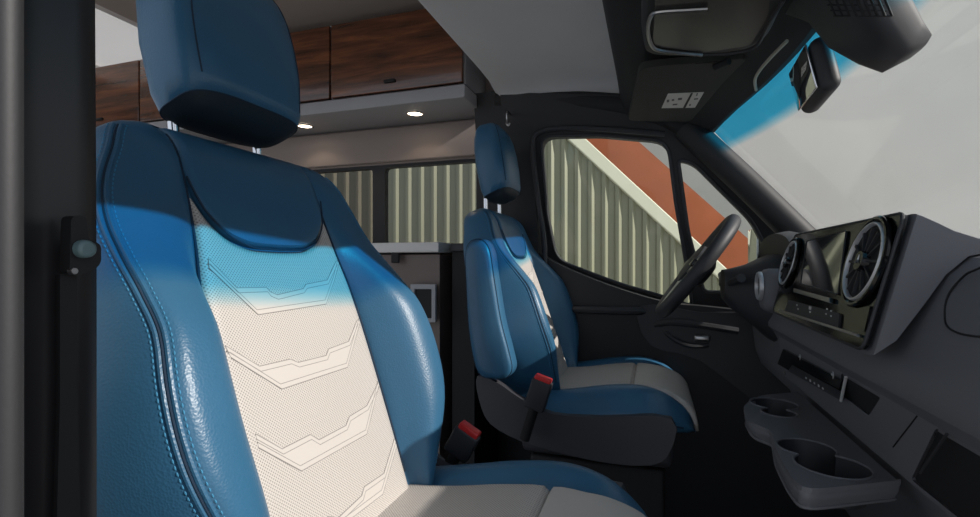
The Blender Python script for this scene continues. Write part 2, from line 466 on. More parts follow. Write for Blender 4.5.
# window_1: two-pane side window
w1 = root_structure('window_1', ((wx0+wx1)/2, YW+.03, wz0-.04))
outl = round_poly([(wx0-.35, YW+.005, wz0-.04), (wx1, YW+.005, wz0-.04), (wx1, YW+.005, wz1), (wx0-.35, YW+.005, wz1)], .03)
mx0, mx1 = atY(372, 200, YW).x, atY(384, 200, YW).x
holeL = round_poly([(wx0-.33, YW+.005, wz0-.02), (mx0, YW+.005, wz0-.02), (mx0, YW+.005, wz1-.012), (wx0-.33, YW+.005, wz1-.012)], .02)
holeR = round_poly([(mx1, YW+.005, wz0-.02), (wx1-.012, YW+.005, wz0-.02), (wx1-.012, YW+.005, wz1-.012), (mx1, YW+.005, wz1-.012)], .02)
MB().prism([outl, holeL, holeR], (0, .03, 0)).build('window_frame', M['trim'], w1)
MB().box(((wx0-.33+mx0)/2, YW+.02, (wz0+wz1)/2), (mx0-wx0+.36, .004, wz1-wz0+.06)).build('pane', M['privacy'], w1, smooth=False)
MB().box(((wx1+mx1)/2, YW+.02, (wz0+wz1)/2), (wx1-mx1+.02, .004, wz1-wz0+.06)).build('pane', M['darkglass'], w1, smooth=False)

# driver-side B-pillar
mb = MB().prism([[(-.60, 1.70, -.9), (-.375, 1.70, -.9), (-.385, 1.70, .1), (-.40, 1.66, .42), (-.40, 1.63, .60), (-.60, 1.63, .60), (-.60, 1.66, .42), (-.60, 1.70, .1)]], (0, .06, 0))
struct(mb.build('trim_1', M['trim'], smooth=False))

# ------------------------------------------------------------------ driver's door (door_1): frame with two lights, lining, armrest, handle
TN, TD = (0, 1, .28), 1.78
T = lambda u, v: at(u, v, TN, TD)
door = root_structure('door_1', (0.05, 1.78, -.85))
glass_main = round_poly([T(540, 136), T(600, 135), T(668, 141), T(676, 205), T(689, 280), T(692, 306), T(665, 297), T(620, 284), T(580, 269), T(556, 259), T(547, 215)], [.05, .02, .05, .02, .02, .02, .02, .05, .06, .05, .02])
glass_quart = round_poly([T(678, 159), T(694, 163), T(752, 221), T(764, 244), T(760, 292), T(704, 292), T(688, 230)], [.02, .03, .03, .02, .02, .02, .02])
outer = [T(500, 92), T(640, 96), T(700, 134), T(790, 222), T(820, 300), T(820, 330), T(540, 330), T(515, 260)]
MB().prism([outer, glass_main, glass_quart], (0, .05, -.0)).build('door_frame', M['trim'], door, smooth=False)
MB().tube(glass_main, .006, closed=True).build('window_seal', M['plastic'], door)
MB().tube(glass_quart, .006, closed=True).build('window_seal', M['plastic'], door)
MB().prism([glass_main], (0, .004, 0)).build('window_pane', M['glass'], door, smooth=False)
MB().prism([glass_quart], (0, .004, 0)).build('window_pane', M['glass'], door, smooth=False)
for o in [c for c in door.children if c.name.startswith('window_pane')]:
    o.location.y += .022
# door-opening weather strip
ws = spline([atY(537, 385, 1.70), atY(545, 262, 1.70), atY(538, 200, 1.69), atY(533, 150, 1.66), atY(540, 132, 1.65), atY(580, 128, 1.64), atY(665, 134, 1.64)], 8)
MB().tube(ws, .009).build('door_seal', M['plastic'], door)
YD = 1.71
lin = [atY(538, 252, YD), atY(556, 263, YD), atY(580, 274, YD), atY(620, 289, YD), atY(665, 302, YD), atY(700, 306, YD), atY(790, 312, YD), Vector((.80, YD, -.10))]
lin = spline(lin, 4)
botz = -.84
MB().prism([lin + [Vector((lin[-1].x, YD, botz)), Vector((lin[0].x + .03, YD, botz))]], (0, .06, 0)).build('door_lining', M['trim'], door, bevel=.012)
MB().tube([atY(570, 309, YD-.004), atY(575, 309, YD-.012), atY(640, 311, YD-.012), atY(646, 312, YD-.004)], [.008, .014, .014, .008]).build('armrest', M['plastic'], door)
MB().tube(spline([atY(655, 325, YD-.004), atY(670, 322, YD-.02), atY(700, 325, YD-.022), atY(738, 331, YD-.012)], 6), .011).build('door_pull', M['plastic'], door)
MB().tube(spline([atY(664, 331, YD-.004), atY(675, 340, YD-.02), atY(692, 346, YD-.022), atY(708, 345, YD-.012)], 6), .008).build('pocket_rim', M['plastic'], door)
MB().rbox(atY(702, 338, YD-.012), (.05, .02, .022), .008).build('door_handle', M['satin'], door)
MB().prism([spline([atY(640, 306, YD), atY(700, 312, YD), atY(790, 322, YD), atY(790, 420, YD), atY(700, 360, YD), atY(650, 345, YD)], 3, True)], (0, -.012, 0)).build('handle_bezel', M['plastic'], door, bevel=.004)

# ------------------------------------------------------------------ windscreen, front roof, A-pillars
YM = 0.95
q = lambda y: ((y - YM) / 0.75) ** 2
xt = lambda y: 0.285 - .12 * q(y)
xb = lambda y: 0.72 - .17 * q(y)
ZT = 0.425
ws_rows, ws_uv = [], []
for i in range(13):
    t = i / 12
    r, uvr = [], []
    for j in range(25):
        y = .2 + 1.5 * j / 24
        r.append(Vector((xt(y) + (xb(y) - xt(y)) * t, y, ZT + .02 - (ZT + .02 + .01) * t)))
        uvr.append((j / 24, t))
    ws_rows.append(r); ws_uv.append(uvr)
mb = MB().grid(ws_rows, ws_uv)
struct(mb.build('window_2', M['windscreen'], solid=.004))

prof0 = [(-.10, .62), (-.10, .545), (-.085, .51), (-.05, .485), (.0, .47), (.08, .455)]
rings = []
for j in range(21):
    y = -.12 + 1.82 * j / 20
    dz = -.03 * max(0, (y - 1.45) / .25) ** 2
    e = xt(min(max(y, .2), 1.7))
    pr = prof0 + [(e - .05, .437), (e - .012, .424), (e + .006, .432), (e + .012, .45), (e - .02, .49), (.05, .60)]
    rings.append([Vector((px, y, pz + dz)) for px, pz in pr])
struct(MB().loft(rings).build('ceiling_front', M['headliner']))
# window header trim strip above the driver's door
hd = [atY(497, 100, 1.66), atY(560, 100, 1.66), atY(640, 108, 1.66), atY(690, 128, 1.67)]
struct(MB().tube(spline(hd, 6), .035, seg=12).build('trim_2', M['headliner']))
# driver A-pillar
a0, a1 = atY(697, 138, 1.665), atY(800, 236, 1.665)
pts = spline([a0 - (a1-a0)*.12, a0, a0.lerp(a1, .5) + Vector((0, .005, .006)), a1, a1 + (a1-a0)*.25], 6)
struct(MB().tube(pts, .042, seg=14).build('trim_3', M['trim']))
# passenger A-pillar, out of the frame at the right
struct(MB().tube([Vector((.10, .20, .50)), Vector((xt(.2), .20, ZT)), Vector((xb(.2), .20, -.01)), Vector((xb(.2)+.02, .20, -.85))], .045, seg=14).build('trim_4', M['trim']))
# bodywork in front of the cab
struct(MB().box((.64, .95, -.47), (.03, 1.52, .80)).build('wall_front', M['black'], smooth=False))
struct(MB().rbox((.98, .95, -.33), (.56, 1.6, .60), .08).build('trim_bonnet', M['van']))

# ------------------------------------------------------------------ dashboard
dash = empty('dashboard', (.45, .95, -.70), 'slate grey dashboard spanning the cab below the windscreen', 'dashboard')
dprof = [(.262, -.140), (.268, -.122), (.284, -.085), (.300, -.046), (.316, -.012), (.335, .007), (.37, .016), (.44, .020), (.52, .012), (.56, -.02), (.60, -.08),
         (.60, -.60), (.46, -.62), (.42, -.45), (.37, -.34), (.31, -.30), (.295, -.262), (.293, -.25), (.285, -.180), (.272, -.158), (.264, -.150)]
rings = [[Vector((x, y, z)) for x, z in dprof] for y in [.2 + 1.47 * j / 30 for j in range(31)]]
MB().loft(rings).build('dash_body', M['dash'], dash, angle=30)
DN, DD = (2.45, 0, -1), .781
ab = [at(u, v, DN, DD - .0005) for u, v in ((985, 266), (975, 270), (965, 275), (952, 289), (946, 302), (945, 318), (948, 327), (958, 333), (972, 336), (988, 337))]
MB().tube(spline(ab, 5), .0012, seg=6).build('airbag_seam', M['black'], dash)

# lower fascia plate with the glove shelf opening and the switch recess
FN = Vector((1, 0, .09)).normalized(); FD = FN.dot(Vector((.283, 0, -.16)))
P = lambda u, v, off=0: at(u, v, FN, FD - off)
def fasc(y, z, off=0.0):
    x = (FD - off - FN.z * z) / FN.x
    return Vector((x, y, z))
glove = round_poly([P(943, 428), fasc(.25, -.166), fasc(.25, -.246), P(917, 480)], .008)
rec = round_poly([P(846, 373), P(886, 398), P(874, 416), P(843, 393)], .006)
MB().prism([[fasc(.21, -.160), fasc(1.30, -.160), fasc(1.30, -.256), fasc(.21, -.256)], glove, rec], (-.006, 0, 0)).build('lower_fascia', M['dash'], dash, smooth=False, bevel=.0015)
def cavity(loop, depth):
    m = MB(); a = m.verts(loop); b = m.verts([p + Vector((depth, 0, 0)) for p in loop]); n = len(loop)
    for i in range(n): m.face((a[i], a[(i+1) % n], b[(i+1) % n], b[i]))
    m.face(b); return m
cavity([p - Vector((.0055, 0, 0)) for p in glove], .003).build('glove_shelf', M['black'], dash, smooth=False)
MB().tube([P(920, 473, .012), P(947, 434, .012)], .0015, seg=6).build('shelf_edge', M['plastic'], dash)
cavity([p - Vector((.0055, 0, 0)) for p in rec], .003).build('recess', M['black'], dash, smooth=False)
MB().tube([P(893, 447, .0065), P(917, 416, .0065)], .0008, seg=6).build('fascia_seam', M['black'], dash)
# glossy switch and socket panel
sw = [P(786, 349, .006), P(846, 381, .006), P(842, 399, .006), P(780, 364, .006)]
sp_ = MB().prism([sw], (-.006, 0, 0)).build('switch_panel', M['gloss'], dash, bevel=.0012)
MB().prism([[P(793, 365, .0125), P(842, 392, .0125), P(841, 400, .0125), P(789, 371, .0125)]], (-.002, 0, 0)).build('socket_strip', M['plastic'], sp_)
MB().tube([P(846, 377, .014), P(841, 401, .014)], .0022, seg=8).build('chrome_edge', M['icon'], sp_)
def icon(cu, cv, s):
    m = MB(); c = P(cu, cv, .0128)
    pts = [(-.5, -.12), (.1, -.12), (.1, -.5), (.5, 0), (.1, .5), (.1, .12), (-.5, .12)]
    return m.prism([[c + Vector((0, -a * s, b * s)) for a, b in pts]], (-.001, 0, 0))
icon(800, 357, .012).build('icon', M['icon'], sp_, smooth=False)
icon(833, 375, .012).build('icon', M['icon'], sp_, smooth=False)
icon(785, 373, .010).build('icon', M['ink'], sp_, smooth=False)
for k in range(5): MB().box(P(806 + k*4.2, 378 + k*2.6, .0152), (.001, .006, .003 + .001*(k % 2))).build('icon', M['icon'], sp_, smooth=False)

# instrument cowl in front of the wheel
rings = []
for k in range(13):
    a = math.pi * k / 12
    cy, hw = 1.40, .185
    y = cy - hw * math.cos(a); hgt = .075 * math.sin(a) ** .6
    rings.append([Vector((.30, y, .0)), Vector((.285, y, .0 + hgt)), Vector((.31, y, .006 + hgt)), Vector((.40, y, .0 + hgt * .75)), Vector((.50, y, .0 + hgt * .1)), Vector((.50, y, -.01))])
MB().loft(rings).build('instrument_cowl', M['plastic'], dash)
# steering column surround and knee panel
rings = []
for x, z, hy, hz in ((.30, -.09, .17, .12), (.24, -.075, .12, .075), (.20, -.066, .07, .055), (.178, -.055, .05, .040)):
    rings.append([Vector((x, 1.46 + hy * math.copysign(abs(math.cos(t)) ** .6, math.cos(t)), z + hz * math.copysign(abs(math.sin(t)) ** .6, math.sin(t)))) for t in [2 * math.pi * k / 24 for k in range(24)]])
MB().loft(rings).build('column_cover', M['plastic'], dash)
# round start button beside the display
c = atX(761, 286, .235)
MB().rbox(c + Vector((.045, 0, -.01)), (.09, .09, .10), .02).build('button_housing', M['dash'], dash)
sb = MB().ring_frame(c, (0, 1, 0), (0, 0, 1), .033, .026, -.008).build('button_ring', M['silverpaint'], dash)
MB().cyl(c + Vector((.004, 0, 0)), c + Vector((-.002, 0, 0)), .026).build('start_button', M['gloss'], dash)

# ------------------------------------------------------------------ centre display
dsp = empty('display_unit', (.27, .92, -.10), 'gloss black display unit with two round chrome vents on the dashboard', 'display')
FA = Vector((.240, 0, -.103)); FB = Vector((.281, 0, .058))                  # face foot and head
up = (FB - FA).normalized(); nf = Vector((-up.z, 0, up.x))                     # nf points to the seats
Y0, Y1 = .690, 1.155
side = [(.240, -.103), (.281, .058), (.290, .056), (.304, .048), (.320, .038), (.342, .029), (.39, .025), (.372, .0185), (.333, .0095), (.312, -.012), (.291, -.048), (.265, -.090), (.243, -.108)]
rings = []
for y, e in ((Y0 - .005, .012), (Y0 - .003, .004), (Y0 + .006, 0), (Y1 - .006, 0), (Y1 + .003, .004), (Y1 + .005, .010)):
    cx, cz = .29, -.02
    rings.append([Vector((x + (cx - x) * e * 2 + .004 * (k_ < 2), y, z + (cz - z) * e * 2)) for k_, (x, z) in enumerate(side)])
MB().loft(rings).build('housing', M['dash'], dsp, angle=35)
def fp(y, t, off=0.0):      # a point on the face: y across, t 0 foot .. 1 head
    p = FA + (FB - FA) * t
    return Vector((p.x, y, p.z)) + nf * off
FNd = FA.dot(nf)
def fpix(u, v, off=0.0): return at(u, v, nf, FNd + off)
MB().prism([round_poly([fp(Y0, 0), fp(Y1, 0.02), fp(Y1, 1), fp(Y0, 1)], .014)], nf * .006).build('fascia', M['gloss'], dsp, bevel=.003)
# rim round the fascia
MB().tube(round_poly([fp(Y0+.001, .0, .005), fp(Y1-.001, .02, .005), fp(Y1-.001, 1, .005), fp(Y0+.001, 1, .005)], .014), .0022, seg=8, closed=True).build('fascia_rim', M['plastic'], dsp)
def vent(cu, cv, r):
    c = fpix(cu, cv, .008)
    rg = MB().ring_frame(c, (0, 1, 0), up, r, r*.92, -.006, seg=48).build('air_vent', M['silverpaint'], dsp)
    MB().ring_frame(c, (0, 1, 0), up, r*1.16, r*1.02, -.005, seg=48).build('vent_rim', M['gloss'], rg)
    MB().cyl(c - nf*.001, c + nf*.001, r*.93).build('vent_well', M['black'], rg)
    mm = MB()
    for k in range(12):
        a = 2 * math.pi * k / 12
        d = Vector((0, 1, 0)) * math.cos(a) + up * math.sin(a); e = Vector((0, 1, 0)) * -math.sin(a) + up * math.cos(a)
        mm.prism([[c + d*r*.25 - e*.0008 + nf*.001, c + d*r*.84 - e*.0016 + nf*.001, c + d*r*.84 + e*.0016 + nf*.001, c + d*r*.25 + e*.0008 + nf*.001]], nf * .004)
    mm.build('vent_vanes', M['plastic'], rg, smooth=False)
    MB().cyl(c + nf*.001, c + nf*.009, r*.28, r*.24).build('vent_hub', M['gloss'], rg)
    mm = MB()
    for k in range(3):
        a = 2 * math.pi * k / 3 + math.pi / 2
        d = Vector((0, 1, 0)) * math.cos(a) + up * math.sin(a)
        mm.tube([c + nf*.0095, c + d*r*.15 + nf*.0095], [.0016, .0005], seg=6)
    mm.build('vent_mark', M['satin'], rg)
vent(866, 262, .052); vent(790, 263, .045)
# screen
scr = round_poly([fpix(806, 285), fpix(845, 296), fpix(853, 232), fpix(812, 242)], .006)
MB().prism([scr], nf * .0085).build('screen', M['screen'], dsp, bevel=.001)
MB().tube([p + nf*.0085 for p in scr], .0012, seg=6, closed=True).build('screen_rim', M['plastic'], dsp)
MB().prism([[fpix(797, 289, .006), fpix(834, 299, .006), fpix(834, 304, .006), fpix(797, 293, .006)]], nf * .006).build('button_bar', M['satin'], dsp, bevel=.001)
MB().prism([round_poly([fpix(790, 300, .006), fpix(842, 314, .006), fpix(840, 330, .006), fpix(786, 313, .006)], .004)], nf * .003).build('climate_panel', M['plastic'], dsp, bevel=.001)
m = MB()
for (u, v, s) in ((810, 308, .010), (810, 312, .005), (827, 309, .004), (831, 311, .004), (826, 314, .004), (831, 316, .004), (797, 305, .004), (798, 309, .004)):
    MB().box(fpix(u, v, .0095), (.001, s, s * .5)).build('icon', M['icon'], dsp, smooth=False)
MB().prism([[fpix(782, 310, .006), fpix(862, 335, .006), fpix(862, 338, .006), fpix(782, 312.5, .006)]], nf * .006).build('foot_trim', M['satin'], dsp, bevel=.001)
MB().prism([round_poly([fpix(846, 312, .006), fpix(872, 306, .006), fpix(866, 332, .006), fpix(846, 327, .006)], .004)], nf * .002).build('gloss_inlay', M['gloss'], dsp)

# ------------------------------------------------------------------ cup holder tray
tray = empty('cup_holder_tray', (.22, .85, -.335), 'dark plastic cup holder tray with round wells jutting below the dashboard', 'cup holder')
ZTr = -.262
Z = lambda u, v: atZ(u, v, ZTr)
edge = [Z(902, 480), Z(805, 490), Z(792, 478), Z(776, 450), Z(772, 431), Z(763, 427), Z(748, 421), Z(743, 407), Z(750, 400), Z(762, 395), Z(797, 392)]
edge = round_poly(edge, [.004, .03, .03, .03, .03, .03, .03, .02, .02, .02, .004], 5)
def union2(c1, r1, c2, r2, n=26):
    c1, c2 = Vector(c1), Vector(c2); out = []
    for (c, r, o, ro) in ((c1, r1, c2, r2), (c2, r2, c1, r1)):
        a0 = math.atan2((o - c).y, (o - c).x); dd = (o - c).length
        cut = math.acos(max(-1, min(1, (dd*dd + r*r - ro*ro) / (2*dd*r))))
        for k in range(n + 1):
            a = a0 + cut + (2*math.pi - 2*cut) * k / n
            if k in (0, n) and c is c2: continue
            out.append(c + Vector((math.cos(a), math.sin(a), 0)) * r)
    return out
h1 = union2(Z(774, 404), .040, Z(779, 413), .028)
h2 = union2(Z(806, 448), .037, Z(832, 466), .043)
back = [Vector((.281, edge[0].y, ZTr)), Vector((.281, edge[-1].y, ZTr))]
top_loop = edge + [Vector((.281, edge[-1].y + .01, ZTr)), Vector((.281, edge[0].y - .005, ZTr))]
MB().prism([top_loop, h1, h2], (0, 0, -.006)).build('tray_top', M['dash'], tray, smooth=False, bevel=.002)
m = MB(); n = len(edge)
cen = sum(edge, Vector()) / n
rings = []
for dz, ins in ((-.004, 0.0), (-.016, .003), (-.026, .008), (-.028, .018)):
    rings.append([p + (cen - p).normalized() * ins + Vector((0, 0, dz)) for p in edge])
m.loft(rings, cap=False, closed=False)
m.build('tray_skirt', M['dash'], tray, solid=.003)
MB().tube([p + (cen - p).normalized()*.008 + Vector((0, 0, -.027)) for p in edge], .0022, seg=6).build('tray_lip', M['dash'], tray)
for hl in (h1, h2):
    m = MB(); n = len(hl); hc = sum(hl, Vector()) / n
    a = m.verts([p + Vector((0, 0, -.001)) for p in hl]); b = m.verts([p + (hc - p) * .12 + Vector((0, 0, -.040)) for p in hl])
    for i in range(n): m.face((a[i], a[(i+1) % n], b[(i+1) % n], b[i]))
    m.face(b)
    m.build('cup_well', M['plastic'], tray, angle=60)
    MB().tube([p + Vector((0, 0, .0005)) for p in hl], .0018, seg=6, closed=True).build('well_rim', M['dash'], tray)

# ------------------------------------------------------------------ steering wheel
wc = Vector((.115, 1.485, -.008)); tilt = math.radians(36)
wup = Vector((math.sin(tilt), 0, math.cos(tilt))); wside = Vector((0, 1, 0)); wn = Vector((-math.cos(tilt), 0, math.sin(tilt)))
sw_ = empty('steering_wheel', wc, 'black leather steering wheel with silver spokes facing the blue seat by the far door', 'steering wheel')
rim = [wc + (wside*math.cos(2*math.pi*k/64) + wup*math.sin(2*math.pi*k/64)) * .155 for k in range(64)]
m = MB().tube(rim, .0185, seg=14, closed=True); m.build('rim', M['plastic'], sw_)
hub = []
for rr, dn in ((.030, -.040), (.05, -.028), (.066, .0), (.062, .018), (.045, .026), (.01, .028)):
    hub.append([wc + (wside*math.cos(2*math.pi*k/28)*1.1 + wup*math.sin(2*math.pi*k/28)*.95) * rr + wn*dn for k in range(28)])
MB().loft(hub).build('hub', M['plastic'], sw_)
for sgn in (-1, 1):
    pts = [(0.055, .02), (.140, .022), (.144, -.012), (.055, -.03)]
    MB().prism([round_poly([wc + wside*sgn*a + wup*b + wn*.002 for a, b in pts], .008)], wn * .014).build('spoke', M['satin'], sw_, bevel=.003)
    MB().rbox(wc + wside*sgn*.10 + wup*.0 + wn*.016, (.018, .05, .022), .004, rot=Matrix((wn, wside, wup)).transposed()).build('spoke_buttons', M['gloss'], sw_)
MB().prism([round_poly([wc + wside*a + wup*b + wn*.0 for a, b in ((-.035, -.05), (-.02, -.146), (.02, -.146), (.035, -.05))], .008)], wn * .014).build('spoke', M['satin'], sw_, bevel=.003)
for sgn, ln in ((-1, .13), (1, .15)):
    b0 = wc - wn*.085 + wside*sgn*.04
    MB().tube([b0, b0 + wside*sgn*ln*.6 + wup*.02, b0 + wside*sgn*ln + wup*.03], [.007, .009, .011]).build('stalk', M['plastic'], dash)

# ------------------------------------------------------------------ seats
SR = math.radians(19.2); SS, SC = math.sin(SR), math.cos(SR)
SX, SY, SZ = -.36, .545, -.32                       # foot of the front of the passenger backrest
def S(a, h, f): return Vector((SX - SS*h + SC*f, SY + a, SZ + SC*h + SS*f))
def S_pix(u, v, f=0.0):
    n = Vector((SC, 0, SS)); p = at(u, v, n, n.dot(Vector((SX, 0, SZ))) + f)
    return (p.y - SY, (p.z - SZ - SS*f) / SC)
Wt = [(-.08, .155), (-.03, .178), (.0, .198), (.05, .232), (.10, .256), (.15, .268), (.21, .268), (.28, .254), (.34, .243), (.40, .230), (.43, .220), (.46, .206), (.495, .188), (.512, .168), (.524, .134), (.531, .075)]
AI = [(-.08, .135), (.0, .139), (.2, .142), (.30, .137), (.36, .127), (.43, .1195), (.54, .115)]
BB = [(-.08, .15), (0, .55), (.08, .95), (.15, 1.05), (.25, 1.0), (.30, .70), (.34, .40), (.38, .14), (.42, .02), (.48, .0), (.52, 0)]
GG = [(-.08, 0), (.465, 0), (.492, -.005), (.512, -.016), (.524, -.032), (.531, -.048)]
FBk = [(-.08, -.11), (.0, -.125), (.2, -.125), (.40, -.105), (.47, -.092), (.512, -.086), (.524, -.080), (.531, -.066)]
def ring(h):
    w, ai, B, g, fb = (smooth_table(t, h) for t in (Wt, AI, BB, GG, FBk))
    ai = min(ai, w - .02, w * .78)
    mid = (g + fb) / 2
    half = [(0, g - .008), (ai - .012, g - .008), (ai, g - .005 - .008*min(B,1)), (ai + .010, g + .010*B - .002), (ai + .30*(w-ai), g + .050*B), (ai + .60*(w-ai), g + .062*B),
            (w - .010 - .014*min(B,1), g + .054*B - .004), (w - .002, g*.7 + .3*mid - .0), (w + .002, mid), (w - .008, fb*.75 + mid*.25), (w - .035, fb), (w*.45, fb - .004)]
    pts = half + [(-a, f) for a, f in reversed(half[1:])]
    pts.insert(len(half), (0, fb - .006))
    return spline([Vector((a, f, 0)) for a, f in pts], 4, True)
NH = 44
hs = [-.08 + (.531 + .08) * (1 - (1 - i / NH) ** 1.35) for i in range(NH + 1)]
rings_bk = [[S(p.x, h, p.y) for p in ring(h)] for h in hs]
SEAM_K = 6 * 4                                        # ring index of the outer bolster seam

def stitches(path, off_dir, off, ln=.0038, gap=.0065, r=.0008):
    """short raised thread dashes beside a seam path"""
    m = MB(); acc = 0.0; nxt = 0.0
    for i in range(len(path) - 1):
        a, b = path[i], path[i+1]; L = (b - a).length; t = (b - a).normalized()
        while nxt <= acc + L:
            p = a + t * (nxt - acc) + off_dir(i) * off
            m.tube([p - t*ln/2, p, p + t*ln/2], [r*.4, r, r*.4], seg=5)
            nxt += gap
        acc += L
    return m

def chev(px):
    q_ = [S_pix(u, v) for u, v in px]
    return [(max(-smooth_table(AI, h) + .010, min(a, smooth_table(AI, h) - .012)), h) for a, h in q_]
CH = [
 (chev([(197, 258.6), (236.5, 288), (266, 287.3), (269.7, 291.8), (277, 295), (302.8, 288.8), (305.8, 284.4), (327, 280.2), (336, 261)]),
  chev([(202, 268.4), (258, 314.7), (326, 304), (334.4, 280), (341, 264)])),
 (chev([(225, 345.7), (259.3, 366.4), (290, 359.3), (298, 362.6), (326, 355.6), (328.5, 349), (348.5, 341.5), (357, 320)]),
  chev([(230.7, 357.5), (281.6, 389), (347.3, 367.3), (361, 322)])),
 (chev([(255.2, 434), (281.8, 449), (310, 434.7), (318.6, 440), (345.7, 425.6), (349.3, 416.5), (366.5, 406), (378, 383)]),
  chev([(258.4, 447.7), (301.4, 471), (366.5, 434.2), (383, 383)])),
 (chev([(284, 521), (306, 531), (328.5, 516.5), (338, 518), (361.6, 495.7), (364, 487), (383.7, 473.5), (397, 437)]),
  chev([(288, 530), (328, 536), (382.5, 494.4), (400, 444)])),
]
seat = empty('passenger_seat', (SX, SY, -.85), 'nearest seat, blue leather with a white perforated chevron back, beside the open door', 'seat', None)
bk = MB().loft(rings_bk).build('backrest', M['leather'], seat, angle=60)
for sgn in (-1, 1):
    idx = SEAM_K if sgn > 0 else len(rings_bk[0]) - SEAM_K
    sel = rings_bk[4:-5]
    path = spline([r[idx] for r in sel], 3)
    dirs = {e: spline([(r[idx + e] - r[idx]).normalized() for r in sel], 3) for e in (1, -1)}
    outw = spline([(-(r[idx + 1] - r[idx]).normalized() - (r[idx - 1] - r[idx]).normalized()) for r in sel], 3)
    outw = [(o_ if o_.length > 1e-3 else Vector((SC, sgn, SS))).normalized() for o_ in outw]
    MB().tube([p - outw[i] * .0004 for i, p in enumerate(path)], .0011, seg=6).build('seam', M['seam'], bk)
    ridge = MB()
    for e in (1, -1): ridge.tube([p + dirs[e][i] * .0036 - outw[i] * .0012 for i, p in enumerate(path)], .0026, seg=8)
    ridge.build('seam_ridge', M['leather'], bk)
    for e in (1, -1):
        pp = [p + dirs[e][i] * .0085 for i, p in enumerate(path)]
        stitches(pp, lambda i: Vector((0, 0, 0)), 0.0, ln=.0036, gap=.0056, r=.0009).build('stitching', M['thread'], bk)

CT = [(0, .358), (.045, .360), (.065, .366), (.080, .374), (.096, .390), (.110, .412), (.1195, .445)]
ctop = lambda a: smooth_table(CT, min(abs(a), .1194))
def insert_f(a, ai, t):
    e = abs(a) / ai
    return .0 - .009 * max(0, (e - .90) / .10) ** 2 - .006 * max(0, (t - .95) / .05) ** 2
rows, uvs = [], []
NA, NT = 36, 50
for i in range(NT + 1):
    t = i / NT; r_, u_ = [], []
    for j in range(NA + 1):
        s = -1 + 2 * j / NA
        a0_ = s * .1194
        top = ctop(a0_)
        h = -.075 + (top + .075) * t
        ai = min(smooth_table(AI, h), .142)
        a = s * (ai - .0005)
        r_.append(S(a, h, insert_f(a, ai, t))); u_.append((a, h))
    rows.append(r_); uvs.append(u_)
ins = MB().grid(rows, uvs).build('insert_panel', M['perf'], seat, solid=.01)
# smooth chevron bands bounded by grey thread lines
for cu_, cl_ in CH:
    loop = [S(a, h, -.0006) for a, h in cu_] + [S(a, h, -.0006) for a, h in reversed(cl_)]
    bd = MB().prism([loop], Vector((SC, 0, SS)) * .0012).build('chevron_band', M['cream'], ins, smooth=False)
    m = MB()
    for ln_, dh in ((cu_, 0), (cu_, -.006), (cl_, 0), (cl_, .006)):
        m.tube([S(a, h + dh, .0003) for a, h in ln_], .00065, seg=6)
    m.build('thread_line', M['greyline'], ins)
# yoke above the insert
rows = []
for i in range(25):
    t = i / 24; r_ = []
    for j in range(NA + 1):
        s = -1 + 2 * j / NA
        lo = ctop(s * .1194) + .0015
        hi = .5245
        h = lo + (hi - lo) * t
        ai = smooth_table(AI, h)
        a = s * min(ai - .0005, smooth_table(Wt, h) * .76)
        e = abs(s)
        f = smooth_table(GG, h) + .001 - .006 * max(0, (e - .92) / .08) ** 2 - .010 * max(0, (.06 - t) / .06) ** 2
        r_.append(S(a, h, f))
    rows.append(r_)
yk = MB().grid(rows).build('yoke', M['leather'], seat, solid=.012)
MB().tube([S(.1194 * s, ctop(.1194 * s), .0008) for s in [-1 + 2*k/40 for k in range(41)]], .0012, seg=6).build('seam', M['seam'], yk)
for sgn in (-1, 1):
    MB().tube([S(sgn * smooth_table(AI, h), h, -.005 + smooth_table(GG, h)) for h in [.0 + .505 * k / 50 for k in range(51)]], .0014, seg=6).build('seam', M['seam'], seat)

